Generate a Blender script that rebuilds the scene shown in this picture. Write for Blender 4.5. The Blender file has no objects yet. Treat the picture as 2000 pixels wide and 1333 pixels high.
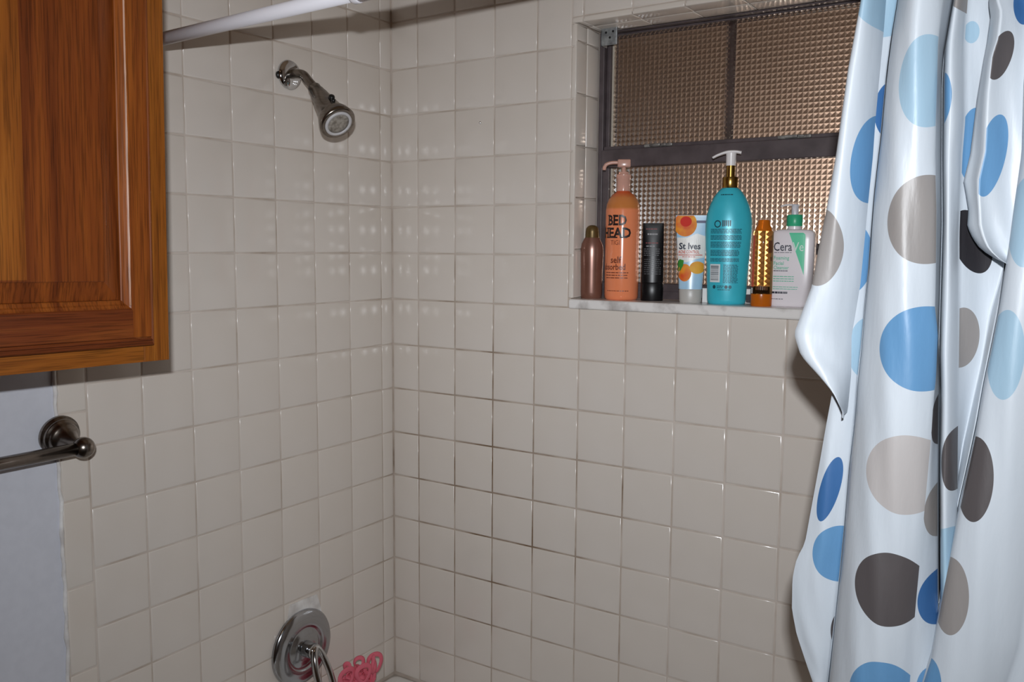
import bpy, bmesh, math, random
from mathutils import Vector, Matrix
random.seed(7)
SC = bpy.context.scene
COL = SC.collection

# ------------------------------------------------------------------ camera, world, lights, exposure
CAM = Vector((1.4314, -1.6524, 1.4632))
RIGHT = Vector((0.8369, 0.5473, 0.0079)); UP = Vector((-0.0640, 0.0834, 0.9945)); FWD = Vector((-0.5436, 0.8328, -0.1048))
FPX = 1715.13
cd = bpy.data.cameras.new('camera'); cam = bpy.data.objects.new('camera', cd); COL.objects.link(cam)
cd.sensor_fit = 'HORIZONTAL'; cd.sensor_width = 36.0; cd.lens = FPX / 2000 * 36.0; cd.clip_start = 0.02
fw = FWD.normalized(); rt = (RIGHT - RIGHT.dot(fw) * fw).normalized(); up = rt.cross(fw)
rot = Matrix((rt, up, -fw)).transposed().to_4x4()
cam.matrix_world = Matrix.Translation(CAM) @ rot
SC.camera = cam

def ray(px, py): return (px - 1000) / FPX * rt - (py - 666.5) / FPX * up + fw
def P(px, py, ax, v):
    """point of the real plane <ax>=v that photograph pixel (px,py) looks at"""
    d = ray(px, py); i = 'xyz'.index(ax); t = (v - CAM[i]) / d[i]
    return CAM + t * d
def mpp(p): return (Vector(p) - CAM).dot(fw) / FPX      # metres per pixel at p

w = bpy.data.worlds.new('world'); SC.world = w; w.use_nodes = True
bg = w.node_tree.nodes['Background']; bg.inputs[0].default_value = (1.0, 0.78, 0.58, 1); bg.inputs[1].default_value = 0.06

fl = bpy.data.lights.new('camera_flash', 'AREA'); fl.shape = 'RECTANGLE'; fl.size = 0.030; fl.size_y = 0.012
fl.energy = 7.5; fl.color = (0.95, 0.985, 1.03); fl.spread = math.radians(115)
flo = bpy.data.objects.new('camera_flash', fl); COL.objects.link(flo)
flo.matrix_world = Matrix.Translation(CAM + up * 0.085 - fw * 0.06) @ rot
cl = bpy.data.lights.new('warm_fill_light', 'AREA'); cl.shape = 'DISK'; cl.size = 0.3; cl.energy = 0.5; cl.use_shadow = True; cl.color = (1.0, 0.72, 0.45)  # unseen lamp added below the ceiling as warm ambient fill
clo = bpy.data.objects.new('warm_fill_light', cl); COL.objects.link(clo); clo.location = (1.0, -1.7, 2.36)
pl = bpy.data.lights.new('outside_fill_light', 'POINT'); pl.energy = 12.0; pl.color = (1.0, 0.935, 0.87); pl.shadow_soft_size = 0.08  # unseen lamp added outside to give the pane its bright-to-dark gradient
plo = bpy.data.objects.new('outside_fill_light', pl); COL.objects.link(plo); plo.location = (0.95, 1.05, 1.45)
SC.view_settings.view_transform = 'Standard'; SC.view_settings.look = 'None'; SC.view_settings.gamma = 1.0
SC.view_settings.use_curve_mapping = False; SC.view_settings.exposure = 0.0

# ------------------------------------------------------------------ helpers
def lin(c):
    return tuple((x / 255 / 12.92 if x / 255 <= 0.04045 else ((x / 255 + 0.055) / 1.055) ** 2.4) for x in c) + (1.0,)

def mat(name, rgb, rough=0.5, metal=0.0, **k):
    m = bpy.data.materials.new(name); m.use_nodes = True
    b = m.node_tree.nodes['Principled BSDF']
    b.inputs['Base Color'].default_value = lin(rgb); b.inputs['Roughness'].default_value = rough; b.inputs['Metallic'].default_value = metal
    for a, v in k.items(): b.inputs[a.replace('_', ' ')].default_value = v
    return m

def nd(m, t, **k):
    n = m.node_tree.nodes.new(t)
    for a, v in k.items(): setattr(n, a, v)
    return n
def ln(m, a, b): m.node_tree.links.new(a, b)

def noisy(m, c1, c2, scale=6.0, detail=4.0, bump=0.0, bscale=40.0, stretch=(1, 1, 1), lo=0.35, hi=0.65, bdist=0.001):
    """procedural colour variation (and bump) in object space"""
    b = m.node_tree.nodes['Principled BSDF']
    tc = nd(m, 'ShaderNodeTexCoord'); mp = nd(m, 'ShaderNodeMapping'); mp.inputs['Scale'].default_value = stretch
    ln(m, tc.outputs['Object'], mp.inputs['Vector'])
    nz = nd(m, 'ShaderNodeTexNoise'); nz.inputs['Scale'].default_value = scale; nz.inputs['Detail'].default_value = detail
    ln(m, mp.outputs[0], nz.inputs['Vector'])
    r = nd(m, 'ShaderNodeValToRGB'); r.color_ramp.elements[0].position = lo; r.color_ramp.elements[1].position = hi
    r.color_ramp.elements[0].color = lin(c1); r.color_ramp.elements[1].color = lin(c2)
    ln(m, nz.outputs['Fac'], r.inputs[0]); ln(m, r.outputs[0], b.inputs['Base Color'])
    if bump:
        n2 = nd(m, 'ShaderNodeTexNoise'); n2.inputs['Scale'].default_value = bscale; n2.inputs['Detail'].default_value = 3
        ln(m, mp.outputs[0], n2.inputs['Vector'])
        bp = nd(m, 'ShaderNodeBump'); bp.inputs['Strength'].default_value = bump; bp.inputs['Distance'].default_value = bdist
        ln(m, n2.outputs['Fac'], bp.inputs['Height']); ln(m, bp.outputs[0], b.inputs['Normal'])
    return m

def mesh(name, bm, material=None, smooth=False):
    bmesh.ops.recalc_face_normals(bm, faces=bm.faces)
    me = bpy.data.meshes.new(name); bm.to_mesh(me); bm.free()
    if material is not None: me.materials.append(material)
    if smooth:
        for p in me.polygons: p.use_smooth = True
    return me
def obj(name, data, parent=None, loc=None):
    o = bpy.data.objects.new(name, data); COL.objects.link(o)
    if parent is not None: o.parent = parent
    if loc is not None: o.location = loc
    return o
def part(name, bm, material, parent=None, smooth=False, label=None):
    o = obj(name, mesh(name, bm, material, smooth), parent)
    if label: o['label'] = label
    return o
def tag(o, label, cat, group=None):
    o['label'] = label; o['category'] = cat
    if group: o['group'] = group
    return o
def thing(name, label, cat, loc, rotz=0.0, group=None):
    o = obj(name, None, None, loc); o.rotation_euler = (0, 0, rotz); o.empty_display_size = 0.05
    return tag(o, label, cat, group)
def structure(name, bm, material, smooth=False):
    o = part(name, bm, material, None, smooth); o['kind'] = 'structure'; return o

def box(bm, lo, hi, bev=0.0, seg=2):
    lo, hi = Vector(lo), Vector(hi)
    g = bmesh.ops.create_cube(bm, size=1.0, matrix=Matrix.Translation((lo + hi) / 2) @ Matrix.Diagonal((*(hi - lo), 1)))
    if bev:
        es = list({e for v in g['verts'] for e in v.link_edges})
        bmesh.ops.bevel(bm, geom=es, offset=bev, segments=seg, profile=0.5, affect='EDGES')
def newbox(lo, hi, bev=0.0, seg=2):
    bm = bmesh.new(); box(bm, lo, hi, bev, seg); return bm

def frame_of(axis):
    z = Vector(axis).normalized(); a = Vector((0, 0, 1)) if abs(z.z) < 0.9 else Vector((1, 0, 0))
    x = a.cross(z).normalized(); y = z.cross(x)
    return x, y, z
def lathe(bm, prof, origin, axis, n=40, cap=True):
    """prof: list of (distance along axis, radius)"""
    x, y, z = frame_of(axis); o = Vector(origin); rings = []
    for d, r in prof:
        if r < 1e-6: rings.append([bm.verts.new(o + z * d)]); continue
        rings.append([bm.verts.new(o + z * d + (x * math.cos(2 * math.pi * i / n) + y * math.sin(2 * math.pi * i / n)) * r) for i in range(n)])
    for a, b in zip(rings, rings[1:]):
        for i in range(n):
            j = (i + 1) % n
            if len(a) == 1 and len(b) == 1: continue
            if len(a) == 1: bm.faces.new((a[0], b[i], b[j]))
            elif len(b) == 1: bm.faces.new((a[i], a[j], b[0]))
            else: bm.faces.new((a[i], a[j], b[j], b[i]))
    if cap:
        for r in (rings[0], rings[-1]):
            if len(r) > 2: bm.faces.new(r)
def smooth_path(pts, k=8):
    pts = [Vector(p) for p in pts]; out = []
    q = [pts[0] * 2 - pts[1]] + pts + [pts[-1] * 2 - pts[-2]]
    for i in range(1, len(q) - 2):
        a, b, c, d = q[i - 1:i + 3]
        for s in range(k):
            t = s / k
            out.append(0.5 * (2 * b + (c - a) * t + (2 * a - 5 * b + 4 * c - d) * t * t + (3 * b - 3 * c + d - a) * t ** 3))
    out.append(pts[-1]); return out
def tube(bm, pts, rad, n=14, closed=False, flat=1.0):
    pts = [Vector(p) for p in pts]; N = len(pts); rings = []
    t0 = (pts[1] - pts[0]).normalized(); x, y, _ = frame_of(t0)
    for i, p in enumerate(pts):
        if closed: t = (pts[(i + 1) % N] - pts[i - 1]).normalized()
        else: t = (pts[min(i + 1, N - 1)] - pts[max(i - 1, 0)]).normalized()
        x = (x - x.dot(t) * t).normalized(); y = t.cross(x)
        r = rad[i] if isinstance(rad, (list, tuple)) else rad
        rings.append([bm.verts.new(p + (x * math.cos(2 * math.pi * k / n) + y * flat * math.sin(2 * math.pi * k / n)) * r) for k in range(n)])
    for i in range(N if closed else N - 1):
        a, b = rings[i], rings[(i + 1) % N]
        for k in range(n): bm.faces.new((a[k], a[(k + 1) % n], b[(k + 1) % n], b[k]))
    if not closed: bm.faces.new(rings[0]); bm.faces.new(rings[-1])

# ------------------------------------------------------------------ materials of the room
M_tile = noisy(mat('glazed_tile', (222, 214, 206), 0.16), (219, 210, 200), (224, 216, 208), 3.0, 3.0, 0.03, 14.0, bdist=0.004)
M_trimtile = noisy(mat('bullnose_tile', (214, 206, 195), 0.2), (219, 209, 198), (223, 215, 206), 5.0)
M_grout = mat('grout', (180, 170, 160), 0.85)
def grout_nodes():
    m = M_grout; b = m.node_tree.nodes['Principled BSDF']
    g = nd(m, 'ShaderNodeNewGeometry')
    n1 = nd(m, 'ShaderNodeTexNoise'); n1.inputs['Scale'].default_value = 9.0; n1.inputs['Detail'].default_value = 5.0
    ln(m, g.outputs['Position'], n1.inputs['Vector'])
    # mildew sits mostly low on the window wall, where water runs off the sill
    sep = nd(m, 'ShaderNodeSeparateXYZ'); ln(m, g.outputs['Position'], sep.inputs[0])
    d = nd(m, 'ShaderNodeVectorMath', operation='SUBTRACT'); d.inputs[1].default_value = (0.30, 0.0, 0.88); ln(m, g.outputs['Position'], d.inputs[0])
    s = nd(m, 'ShaderNodeVectorMath', operation='MULTIPLY'); s.inputs[1].default_value = (2.6, 6.0, 2.0); ln(m, d.outputs[0], s.inputs[0])
    l = nd(m, 'ShaderNodeVectorMath', operation='LENGTH'); ln(m, s.outputs[0], l.inputs[0])
    mr = nd(m, 'ShaderNodeMapRange'); mr.inputs[1].default_value = 0.4; mr.inputs[2].default_value = 1.25; mr.inputs[3].default_value = 0.26; mr.inputs[4].default_value = 0.0
    ln(m, l.outputs['Value'], mr.inputs[0])
    ad = nd(m, 'ShaderNodeMath', operation='ADD'); ln(m, n1.outputs['Fac'], ad.inputs[0]); ln(m, mr.outputs[0], ad.inputs[1])
    r = nd(m, 'ShaderNodeValToRGB'); e = r.color_ramp.elements
    e[0].position = 0.42; e[0].color = lin((212, 201, 191)); e[1].position = 0.90; e[1].color = lin((120, 96, 72))
    x = e.new(0.64); x.color = lin((190, 176, 163))
    ln(m, ad.outputs[0], r.inputs[0]); ln(m, r.outputs[0], b.inputs['Base Color'])
grout_nodes()
M_paint = noisy(mat('blue_grey_paint', (213, 215, 224), 0.6), (211, 213, 222), (215, 217, 226), 60, 3, 0.2, 150.0)
M_ceil = noisy(mat('ceiling_paint', (176, 150, 122), 0.8), (172, 146, 118), (180, 154, 126), 12, 3, 0.2, 90)
M_floor = noisy(mat('floor_vinyl', (104, 84, 64), 0.45), (96, 76, 58), (112, 92, 72), 8, 4)
M_caulk = noisy(mat('white_caulk', (232, 228, 224), 0.55), (205, 200, 196), (240, 238, 236), 30, 4, 0.5, 60)
M_stone = noisy(mat('white_marble', (228, 224, 220), 0.25), (178, 172, 168), (236, 233, 230), 22, 6, 0.0, lo=0.30, hi=0.52)
M_tub = mat('tub_enamel', (238, 236, 232), 0.15)
M_frame = noisy(mat('bronze_anodised_frame', (84, 74, 76), 0.45), (74, 65, 67), (90, 80, 82), 30, 4)
M_gasket = mat('glazing_bead', (190, 180, 165), 0.5)
M_ext = noisy(mat('stucco_outside', (190, 172, 160), 0.9), (182, 164, 152), (198, 180, 168), 8, 4)

# ------------------------------------------------------------------ room shell
Z0 = 1.45
ROWS = [2.108, 1.997] + [Z0 + v for v in (.4356, .3282, .2197, .1104, 0, -.1123, -.2246, -.3348, -.4456, -.5548, -.6635, -.7713, -.8778, -.9833)] + [0.372]
COLB = [0, .0803, .1908, .3003, .4113, .5235, .6349, .7469, .8566, .9675, 1.078, 1.188, 1.298, 1.408, 1.515]
COLL = [0, .040, .1492, .2580, .3670, .4764, .5853, .6933, .8002]
WX0, WX1, WZ0, WZ1, WY = 0.509, 1.26, 1.336, 1.932, 0.10   # window recess
G = 0.0012                                                   # half joint

structure('floor', newbox((-0.12, -2.7, -0.08), (2.5, 0.2, 0)), M_floor)
structure('ceiling', newbox((-0.12, -2.7, 2.44), (2.5, 0.2, 2.52)), M_ceil)
wall_left = structure('wall_left', newbox((-0.12, -2.7, 0), (-0.005, 0.0, 2.44)), M_paint)
bm = bmesh.new()
for lo, hi in (((-0.12, 0.0013, 0), (WX0 - .006, 0.14, 2.44)), ((WX1, 0.0013, 0), (1.62, 0.14, 2.44)),
               ((WX0 - .006, 0.0013, 0), (WX1, 0.14, WZ0)), ((WX0 - .006, 0.0013, WZ1 + .006), (WX1, 0.14, 2.44))):
    box(bm, lo, hi)
wall_back = structure('wall_back', bm, M_grout)
part('grout_bed', newbox((-0.005, -0.852, 0.30), (-0.0013, 0.0012, 2.108)), M_grout, wall_left)
structure('wall_right', newbox((1.516, -0.80, 0), (1.62, 0.0015, 2.44)), M_tile)
bm = newbox((2.40, -2.7, 0), (2.5, -0.80, 2.44)); box(bm, (1.62, -0.80, 0), (2.5, -0.70, 2.44))
M_warm = noisy(mat('warm_beige_paint', (150, 122, 96), 0.7), (147, 119, 93), (153, 125, 99), 20)
structure('wall_far_right', bm, M_warm)
structure('wall_rear', newbox((-0.12, -2.8, 0), (2.5, -2.7, 2.44)), M_warm)

# --- tiles, one object each, meshes shared by size
TM = {}
def tile_mesh(w_, h_, material, t=0.006, key=''):
    k = (round(w_, 3), round(h_, 3), key)
    if k in TM: return TM[k]
    bm = bmesh.new(); rings = []
    for ins, zz in ((0, -t), (0, -0.0018), (0.0011, -0.0006), (0.0034, 0.0)):
        a, b = w_ / 2 - ins, h_ / 2 - ins
        rings.append([bm.verts.new((x, y, zz)) for x, y in ((-a, -b), (a, -b), (a, b), (-a, b))])
    for r, s in zip(rings, rings[1:]):
        for i in range(4): bm.faces.new((r[i], r[(i + 1) % 4], s[(i + 1) % 4], s[i]))
    bm.faces.new(rings[-1])
    me = bpy.data.meshes.new('tile'); bm.to_mesh(me); bm.free(); me.materials.append(material)
    for p in me.polygons: p.use_smooth = True
    try:
        me.set_sharp_from_angle(angle=math.radians(60))
    except Exception: pass
    TM[k] = me; return me
def put_tile(parent, name, c, nrm, w_, h_, material, key=''):
    """nrm 'x': faces +x (width runs along y); '-y': faces -y (width along x); 'z' faces -z"""
    o = bpy.data.objects.new(name, tile_mesh(w_, h_, material, key=key)); COL.objects.link(o); o.parent = parent
    if nrm == 'x': M = Matrix(((0, 0, 1), (1, 0, 0), (0, 1, 0)))
    elif nrm == '-y': M = Matrix(((1, 0, 0), (0, 0, -1), (0, 1, 0)))
    else: M = Matrix(((1, 0, 0), (0, -1, 0), (0, 0, -1)))
    j = Matrix.Rotation(random.gauss(0, 0.0012), 3, 'X') @ Matrix.Rotation(random.gauss(0, 0.0012), 3, 'Y')
    o.matrix_local = Matrix.Translation(c) @ (M @ j).to_4x4()
    return o
TRW = 0.0125
for a, b in zip(COLB, COLB[1:]):
    for t, u in zip(ROWS, ROWS[1:]):
        rects = [(a, b, u, t)]
        wx0, wx1, wz0, wz1 = WX0 - TRW, WX1 + TRW, WZ0, WZ1 + TRW
        if b > wx0 + .002 and a < wx1 - .002 and t > wz0 + .004 and u < wz1 - .004:
            rects = []
            if a < wx0 - .01: rects.append((a, wx0, u, t)); 
            if b > wx1 + .01: rects.append((wx1, b, u, t))
            aa, bb = max(a, wx0), min(b, wx1)
            if t > wz1 + .01: rects.append((aa, bb, max(u, wz1), t))
            if u < wz0 - .01: rects.append((aa, bb, u, min(t, wz0)))
        for x0, x1, z0, z1 in rects:
            put_tile(wall_back, 'tile', ((x0 + x1) / 2, 0, (z0 + z1) / 2), '-y', x1 - x0 - 2 * G, z1 - z0 - 2 * G, M_tile)
for a, b in zip(COLL, COLL[1:]):
    for t, u in zip(ROWS, ROWS[1:]):
        put_tile(wall_left, 'tile', (0, -(a + b) / 2, (t + u) / 2), 'x', b - a - 2 * G, t - u - 2 * G, M_tile)
zs = [2.108, 1.9545, 1.80, 1.648, 1.492, 1.336, 1.1786, 1.0267, 0.8718, 0.7175, 0.563, 0.408, 0.372]
for t, u in zip(zs, zs[1:]):
    put_tile(wall_left, 'bullnose_tile', (0, -0.8262, (t + u) / 2), 'x', 0.0505 - G, t - u - 2 * G, M_trimtile)
# window surround: narrow bullnose pieces, jamb and lintel tiles
zt = [WZ1] + [z for z in ROWS if WZ0 + .02 < z < WZ1 - .02] + [1.3575]
for t, u in zip(zt, zt[1:]):
    put_tile(wall_back, 'bullnose_tile', (WX0 - TRW / 2, -0.0015, (t + u) / 2), '-y', TRW - .001, t - u - 2 * G, M_trimtile)
xt = [WX0 - TRW] + [x for x in COLB if WX0 < x < WX1] + [WX1]
for a, b in zip(xt, xt[1:]):
    put_tile(wall_back, 'bullnose_tile', ((a + b) / 2, -0.0015, WZ1 + TRW / 2), '-y', b - a - 2 * G, TRW - .001, M_trimtile)
    if a < WX0: a = WX0
    for y0, y1 in ((-0.001, 0.046), (0.048, 0.100)):
        put_tile(wall_back, 'tile', ((a + b) / 2, (y0 + y1) / 2, WZ1), 'z', b - a - 2 * G, y1 - y0, M_tile)
zj = [WZ1 + .0] + [z + .012 for z in ROWS if WZ0 + .03 < z + .012 < WZ1 - .01] + [1.3575]
for t, u in zip(zj, zj[1:]):
    for y0, y1 in ((-0.001, 0.046), (0.048, 0.100)):
        put_tile(wall_back, 'tile', (WX0, (y0 + y1) / 2, (t + u) / 2), 'x', y1 - y0, t - u - 2 * G, M_tile)
bm = bmesh.new(); pts = []
for i in range(90):
    z = 0.40 + 1.65 * i / 89
    pts.append((-0.003, -0.8535 + random.gauss(0, .0010), z))
tube(bm, pts, [0.0028 + abs(random.gauss(0, .0012)) for _ in pts], 8)
part('caulk_bead', bm, M_caulk, wall_left, True, 'ragged white caulk line')

# ------------------------------------------------------------------ window
win = obj('window_1', None, None, (WX0, WY, 1.3575)); win['kind'] = 'structure'
def wpart(name, bm, m, smooth=False, label=None):
    bm.transform(Matrix.Translation(-Vector(win.location)))
    return part(name, bm, m, win, smooth, label)
a = P(1195, 70, 'y', .11); fx0 = a.x; RT = P(1195, 287, 'y', .11).z; RB = P(1400, 318, 'y', .105).z
FT = P(1430, 38, 'y', .12).z
bm = bmesh.new()
box(bm, (WX0 + .001, .100, 1.3575), (fx0 - .012, .150, WZ1 - .001), .0015)
box(bm, (fx0 - .0115, .112, RT - .01), (fx0 - .003, .150, WZ1 - .002), .001)
box(bm, (fx0 - .0115, .101, FT + .004), (WX1 - .03, .150, WZ1 - .001), .0015)
box(bm, (fx0 - .003, .1215, FT), (WX1 - .031, .133, FT + .0035), .0006)
box(bm, (WX1 - .03, .100, 1.3575), (WX1 - .001, .150, WZ1 - .001), .0015)
wpart('frame', bm, M_frame)
bm = newbox((fx0 - .0115, .093, RB), (WX1 - .031, .128, RT - .008), .002); box(bm, (fx0 - .0115, .104, RT - .0075), (WX1 - .031, .128, RT), .001)
wpart('meeting_rail', bm, M_frame)
LB = P(1340, 556, 'y', .10).z
bm = newbox((fx0 - .0115, .100, 1.3575), (WX1 - .031, .128, LB), .002); box(bm, (fx0 - .0115, .095, 1.3576), (WX1 - .031, .0995, LB - .016), .001)
wpart('bottom_rail', bm, M_frame)
bm = newbox((fx0 - .0115, .1005, LB + .0005), (fx0 + .004, .124, RB - .0005), .001)
wpart('sash_stile', bm, M_frame)
bm = newbox((fx0 - .0028, .1205, RT + .0005), (fx0 + .0008, .133, FT + .0035), .0006); box(bm, (fx0 + .0042, .109, LB + .001), (fx0 + .0072, .1225, RB - .001), .0006)
wpart('glazing_bead', bm, M_gasket)
# pyramid-patterned amber glass
M_glass = mat('patterned_amber_glass', (238, 228, 220), 0.2, 0.0, Transmission_Weight=1.0, IOR=1.46, Specular_IOR_Level=0.25)
def pane(x0, x1, z0, z1, y, pitch=0.0105, h=0.0027):
    bm = bmesh.new(); nx = max(1, round((x1 - x0) / pitch)); nz = max(1, round((z1 - z0) / pitch))
    dx, dz = (x1 - x0) / nx, (z1 - z0) / nz
    g = [[bm.verts.new((x0 + i * dx, y, z0 + j * dz)) for j in range(nz + 1)] for i in range(nx + 1)]
    for i in range(nx):
        for j in range(nz):
            q = (g[i][j], g[i + 1][j], g[i + 1][j + 1], g[i][j + 1])
            c = bm.verts.new((x0 + (i + .5) * dx, y - h, z0 + (j + .5) * dz))
            for k in range(4): bm.faces.new((q[k], q[(k + 1) % 4], c))
    bk = [bm.verts.new((x, y + .004, z)) for x, z in ((x0, z0), (x1, z0), (x1, z1), (x0, z1))]
    bm.faces.new(bk)
    sides = ([g[i][0] for i in range(nx + 1)], (bk[0], bk[1])), ([g[nx][j] for j in range(nz + 1)], (bk[1], bk[2])), \
            ([g[i][nz] for i in range(nx, -1, -1)], (bk[2], bk[3])), ([g[0][j] for j in range(nz, -1, -1)], (bk[3], bk[0]))
    for vs, (p, q) in sides: bm.faces.new(vs + [q, p])
    return bm
wpart('upper_pane', pane(fx0 - .002, WX1 - .031, RT + .0005, FT + .003, .127), M_glass)
wpart('lower_pane', pane(fx0 + .0045, WX1 - .031, LB + .0005, RB - .0005, .116), M_glass)
mx = P(1419, 200, 'y', .14).x; mx1 = P(1432, 200, 'y', .14).x
wpart('muntin', newbox((mx, .138, RT - .006), (mx1, .150, WZ1 - .004), .001), M_frame, label='dark upright bar behind the upper pane')
M_latch = noisy(mat('grey_latch_metal', (138, 136, 132), 0.4, 0.3), (96, 92, 90), (156, 154, 150), 60, 3)
for px, py in ((1282, 289), (1548, 271)):
    q = P(px, py, 'y', .093); bm = newbox((q.x - .030, .0945, RT - .0075), (q.x + .034, .1035, RT - .0005), .002)
    box(bm, (q.x - .014, .086, RT - .0068), (q.x + .010, .0943, RT - .0012), .0015); box(bm, (q.x + .012, .0885, RT - .0060), (q.x + .022, .0943, RT - .0020), .001)
    wpart('latch', bm, M_latch)
q = P(1596, 486, 'y', .098); bm = newbox((q.x - .006, .092, q.z - .012), (q.x + .012, .1004, q.z + .010), .002); box(bm, (q.x - .004, .084, q.z - .002), (q.x + .006, .0918, q.z + .008), .002)
wpart('sash_pull', bm, M_frame)
# sill
M = bmesh.new(); box(M, (WX0 - .006, -.012, WZ0), (WX1 + .004, .108, 1.3565), .0045, 3)
sill = structure('trim_1', M, M_stone)
sill['label'] = 'white marble window sill'
SZ = 1.3565
# outside: the wall of the next house, lit by the unseen added lamp
structure('wall_outside', newbox((-1.2, 1.3, 0), (4.0, 1.4, 3.2)), M_ext)
structure('ground_outside', newbox((-1.2, 0.15, -0.1), (4.0, 1.3, 0)), M_floor)

# blind bracket in the recess corner
M_galv = noisy(mat('galvanised_steel', (160, 164, 166), 0.4, 0.6), (120, 124, 126), (180, 184, 186), 60, 4)
c = P(1190, 71, 'y', .075); m_ = mpp(c); s_ = 17 * m_
br = thing('blind_bracket', 'small galvanised square blind bracket in the top left window corner', 'bracket', (c.x, .075, c.z))
part('plate', newbox((-s_, -.001, -s_), (s_, .001, s_), .002), M_galv, br)
bm = newbox((-s_, .0012, s_ - .0025), (s_, .0235, s_), .0008); box(bm, (-s_, .0012, -s_), (-s_ + .002, .0235, s_ - .003), .0008)
part('side_flange', bm, M_galv, br)
M_hole = mat('dark_hole', (14, 13, 13), 0.8)
for hx, hz in ((-.4, .45), (.5, .5), (.1, -.15)):
    bm = bmesh.new(); lathe(bm, ((0, .0026), (.0006, .0024)), (hx * s_, -.0012, hz * s_), (0, -1, 0), 14)
    part('screw_hole', bm, M_hole, br)

# ------------------------------------------------------------------ bathtub
bm = bmesh.new()
def rrect(x0, x1, y0, y1, r, n=6):
    out = []
    for cx, cy, a0 in ((x1 - r, y1 - r, 0), (x0 + r, y1 - r, 90), (x0 + r, y0 + r, 180), (x1 - r, y0 + r, 270)):
        for i in range(n + 1):
            t = math.radians(a0 + 90 * i / n); out.append((cx + r * math.cos(t), cy + r * math.sin(t)))
    return out
prev = None
for x0, x1, y0, y1, r, z in ((.0005, 1.512, -.762, -.0005, .003, 0.002), (.0005, 1.512, -.762, -.0005, .003, .360), (.001, 1.510, -.758, -.001, .004, .367), (.012, 1.504, -.75, -.012, .02, .370),
                             (.075, 1.44, -.68, -.07, .12, .370), (.085, 1.43, -.67, -.08, .12, .362), (.10, 1.40, -.655, -.095, .13, .25), (.14, 1.30, -.62, -.13, .12, .08), (.2, 1.2, -.56, -.19, .1, .06)):
    ring = [bm.verts.new((x, y, z)) for x, y in rrect(x0, x1, y0, y1, r)]
    if prev:
        for i in range(len(ring)): bm.faces.new((prev[i], prev[(i + 1) % len(ring)], ring[(i + 1) % len(ring)], ring[i]))
    prev = ring
bm.faces.new(prev)
tub = tag(part('bathtub', bm, M_tub, None, True), 'white enamel bathtub along the tiled window wall', 'bathtub')

# ------------------------------------------------------------------ shower head
M_nick = noisy(mat('brushed_nickel', (134, 126, 118), 0.24, 1.0), (126, 118, 110), (142, 134, 126), 40, 3, stretch=(1, 1, 6))
M_chrome = mat('chrome', (205, 206, 208), 0.07, 1.0)
M_black = mat('black_plastic', (16, 15, 15), 0.4)
M_ring = mat('white_nozzle_ring', (206, 204, 205), 0.4)
M_noz = noisy(mat('clear_nozzle_face', (150, 142, 130), 0.3), (120, 112, 102), (175, 168, 158), 120, 2)
fc = P(563, 147, 'x', 0.0); yf = fc.y
sh = thing('wall_shower', 'brushed nickel shower head on a bent arm from the left tiled wall', 'shower head', fc)
bm = bmesh.new(); lathe(bm, ((.0005, .030), (.004, .031), (.008, .029), (.011, .022), (.013, .012)), (0, 0, 0), (1, 0, 0), 44)
part('flange', bm, M_chrome, sh, True)
bm = bmesh.new(); lathe(bm, ((.0005, .008), (.006, .008)), (0, -.027, -.004), (1, 0, 0), 20); part('rubber_gasket', bm, M_black, sh, True)
n0 = P(613, 171, 'y', yf - .004) - fc; f0 = P(661, 242, 'y', yf - .022) - fc; ax = (f0 - n0).normalized()
bm = bmesh.new(); tube(bm, smooth_path([(.004, 0, 0), (.022, 0, .001), (.044, 0, -.004), (.060, -.002, -.017), n0, n0 + ax * .012], 8), .0098, 20)
part('arm', bm, M_nick, sh, True)
L = (f0 - n0).length
prof = [(0, .0115), (.002, .0125), (.012, .0125), (.014, .0145), (.022, .0150), (.024, .0165), (.036, .0180), (.038, .0190), (.055, .0215), (.072, .0255), (.078, .0290), (.084, .0318)]
k_ = L / .100
prof = [(d * k_, r * 1.08) for d, r in prof]
prof += [(L - .010, .0365), (L - .004, .0375), (L - .001, .0360), (L + .0005, .0330), (L - .001, .0285)]
bm = bmesh.new(); lathe(bm, prof, n0, ax, 48, cap=True); part('spray_body', bm, M_nick, sh, True)
bm = bmesh.new(); lathe(bm, ((-.001, .0282), (.0022, .0282), (.0022, .0226), (-.001, .0226)), n0 + ax * L, ax, 44, cap=False); part('nozzle_ring', bm, M_ring, sh, True)
bm = bmesh.new(); lathe(bm, ((-.001, .0222), (.001, .0220), (.0016, .012), (.0018, 0)), n0 + ax * L, ax, 36); part('nozzle_face', bm, M_noz, sh, True)
bm = bmesh.new()
side = (Vector((.72, -.25, .62)) - ax * Vector((.72, -.25, .62)).dot(ax)).normalized()
lathe(bm, ((.018, .0065), (.0285, .0062), (.031, .0045)), n0 + ax * (L * .58), side, 20); lathe(bm, ((.022, .004), (.0285, .0036)), n0 + ax * (L * .58 + .009), side, 14)
part('setting_knob', bm, M_black, sh, True)

# tiny metal dome added to the window wall to give the flash glint
d0 = P(938, 240, 'y', 0.0)
bm = bmesh.new(); lathe(bm, [(.0001 + .0034 * math.sin(math.pi / 24 * i), .0034 * math.cos(math.pi / 24 * i) if i < 12 else 0) for i in range(13)], (0, 0, 0), (0, -1, 0), 28)
o = tag(part('glint_dome', bm, mat('glint_dome', (248, 248, 248), 0.3, 1.0), None, True), 'tiny shiny drop added for a flash glint on the tiles left of the window', 'dome'); o.location = d0

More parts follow.
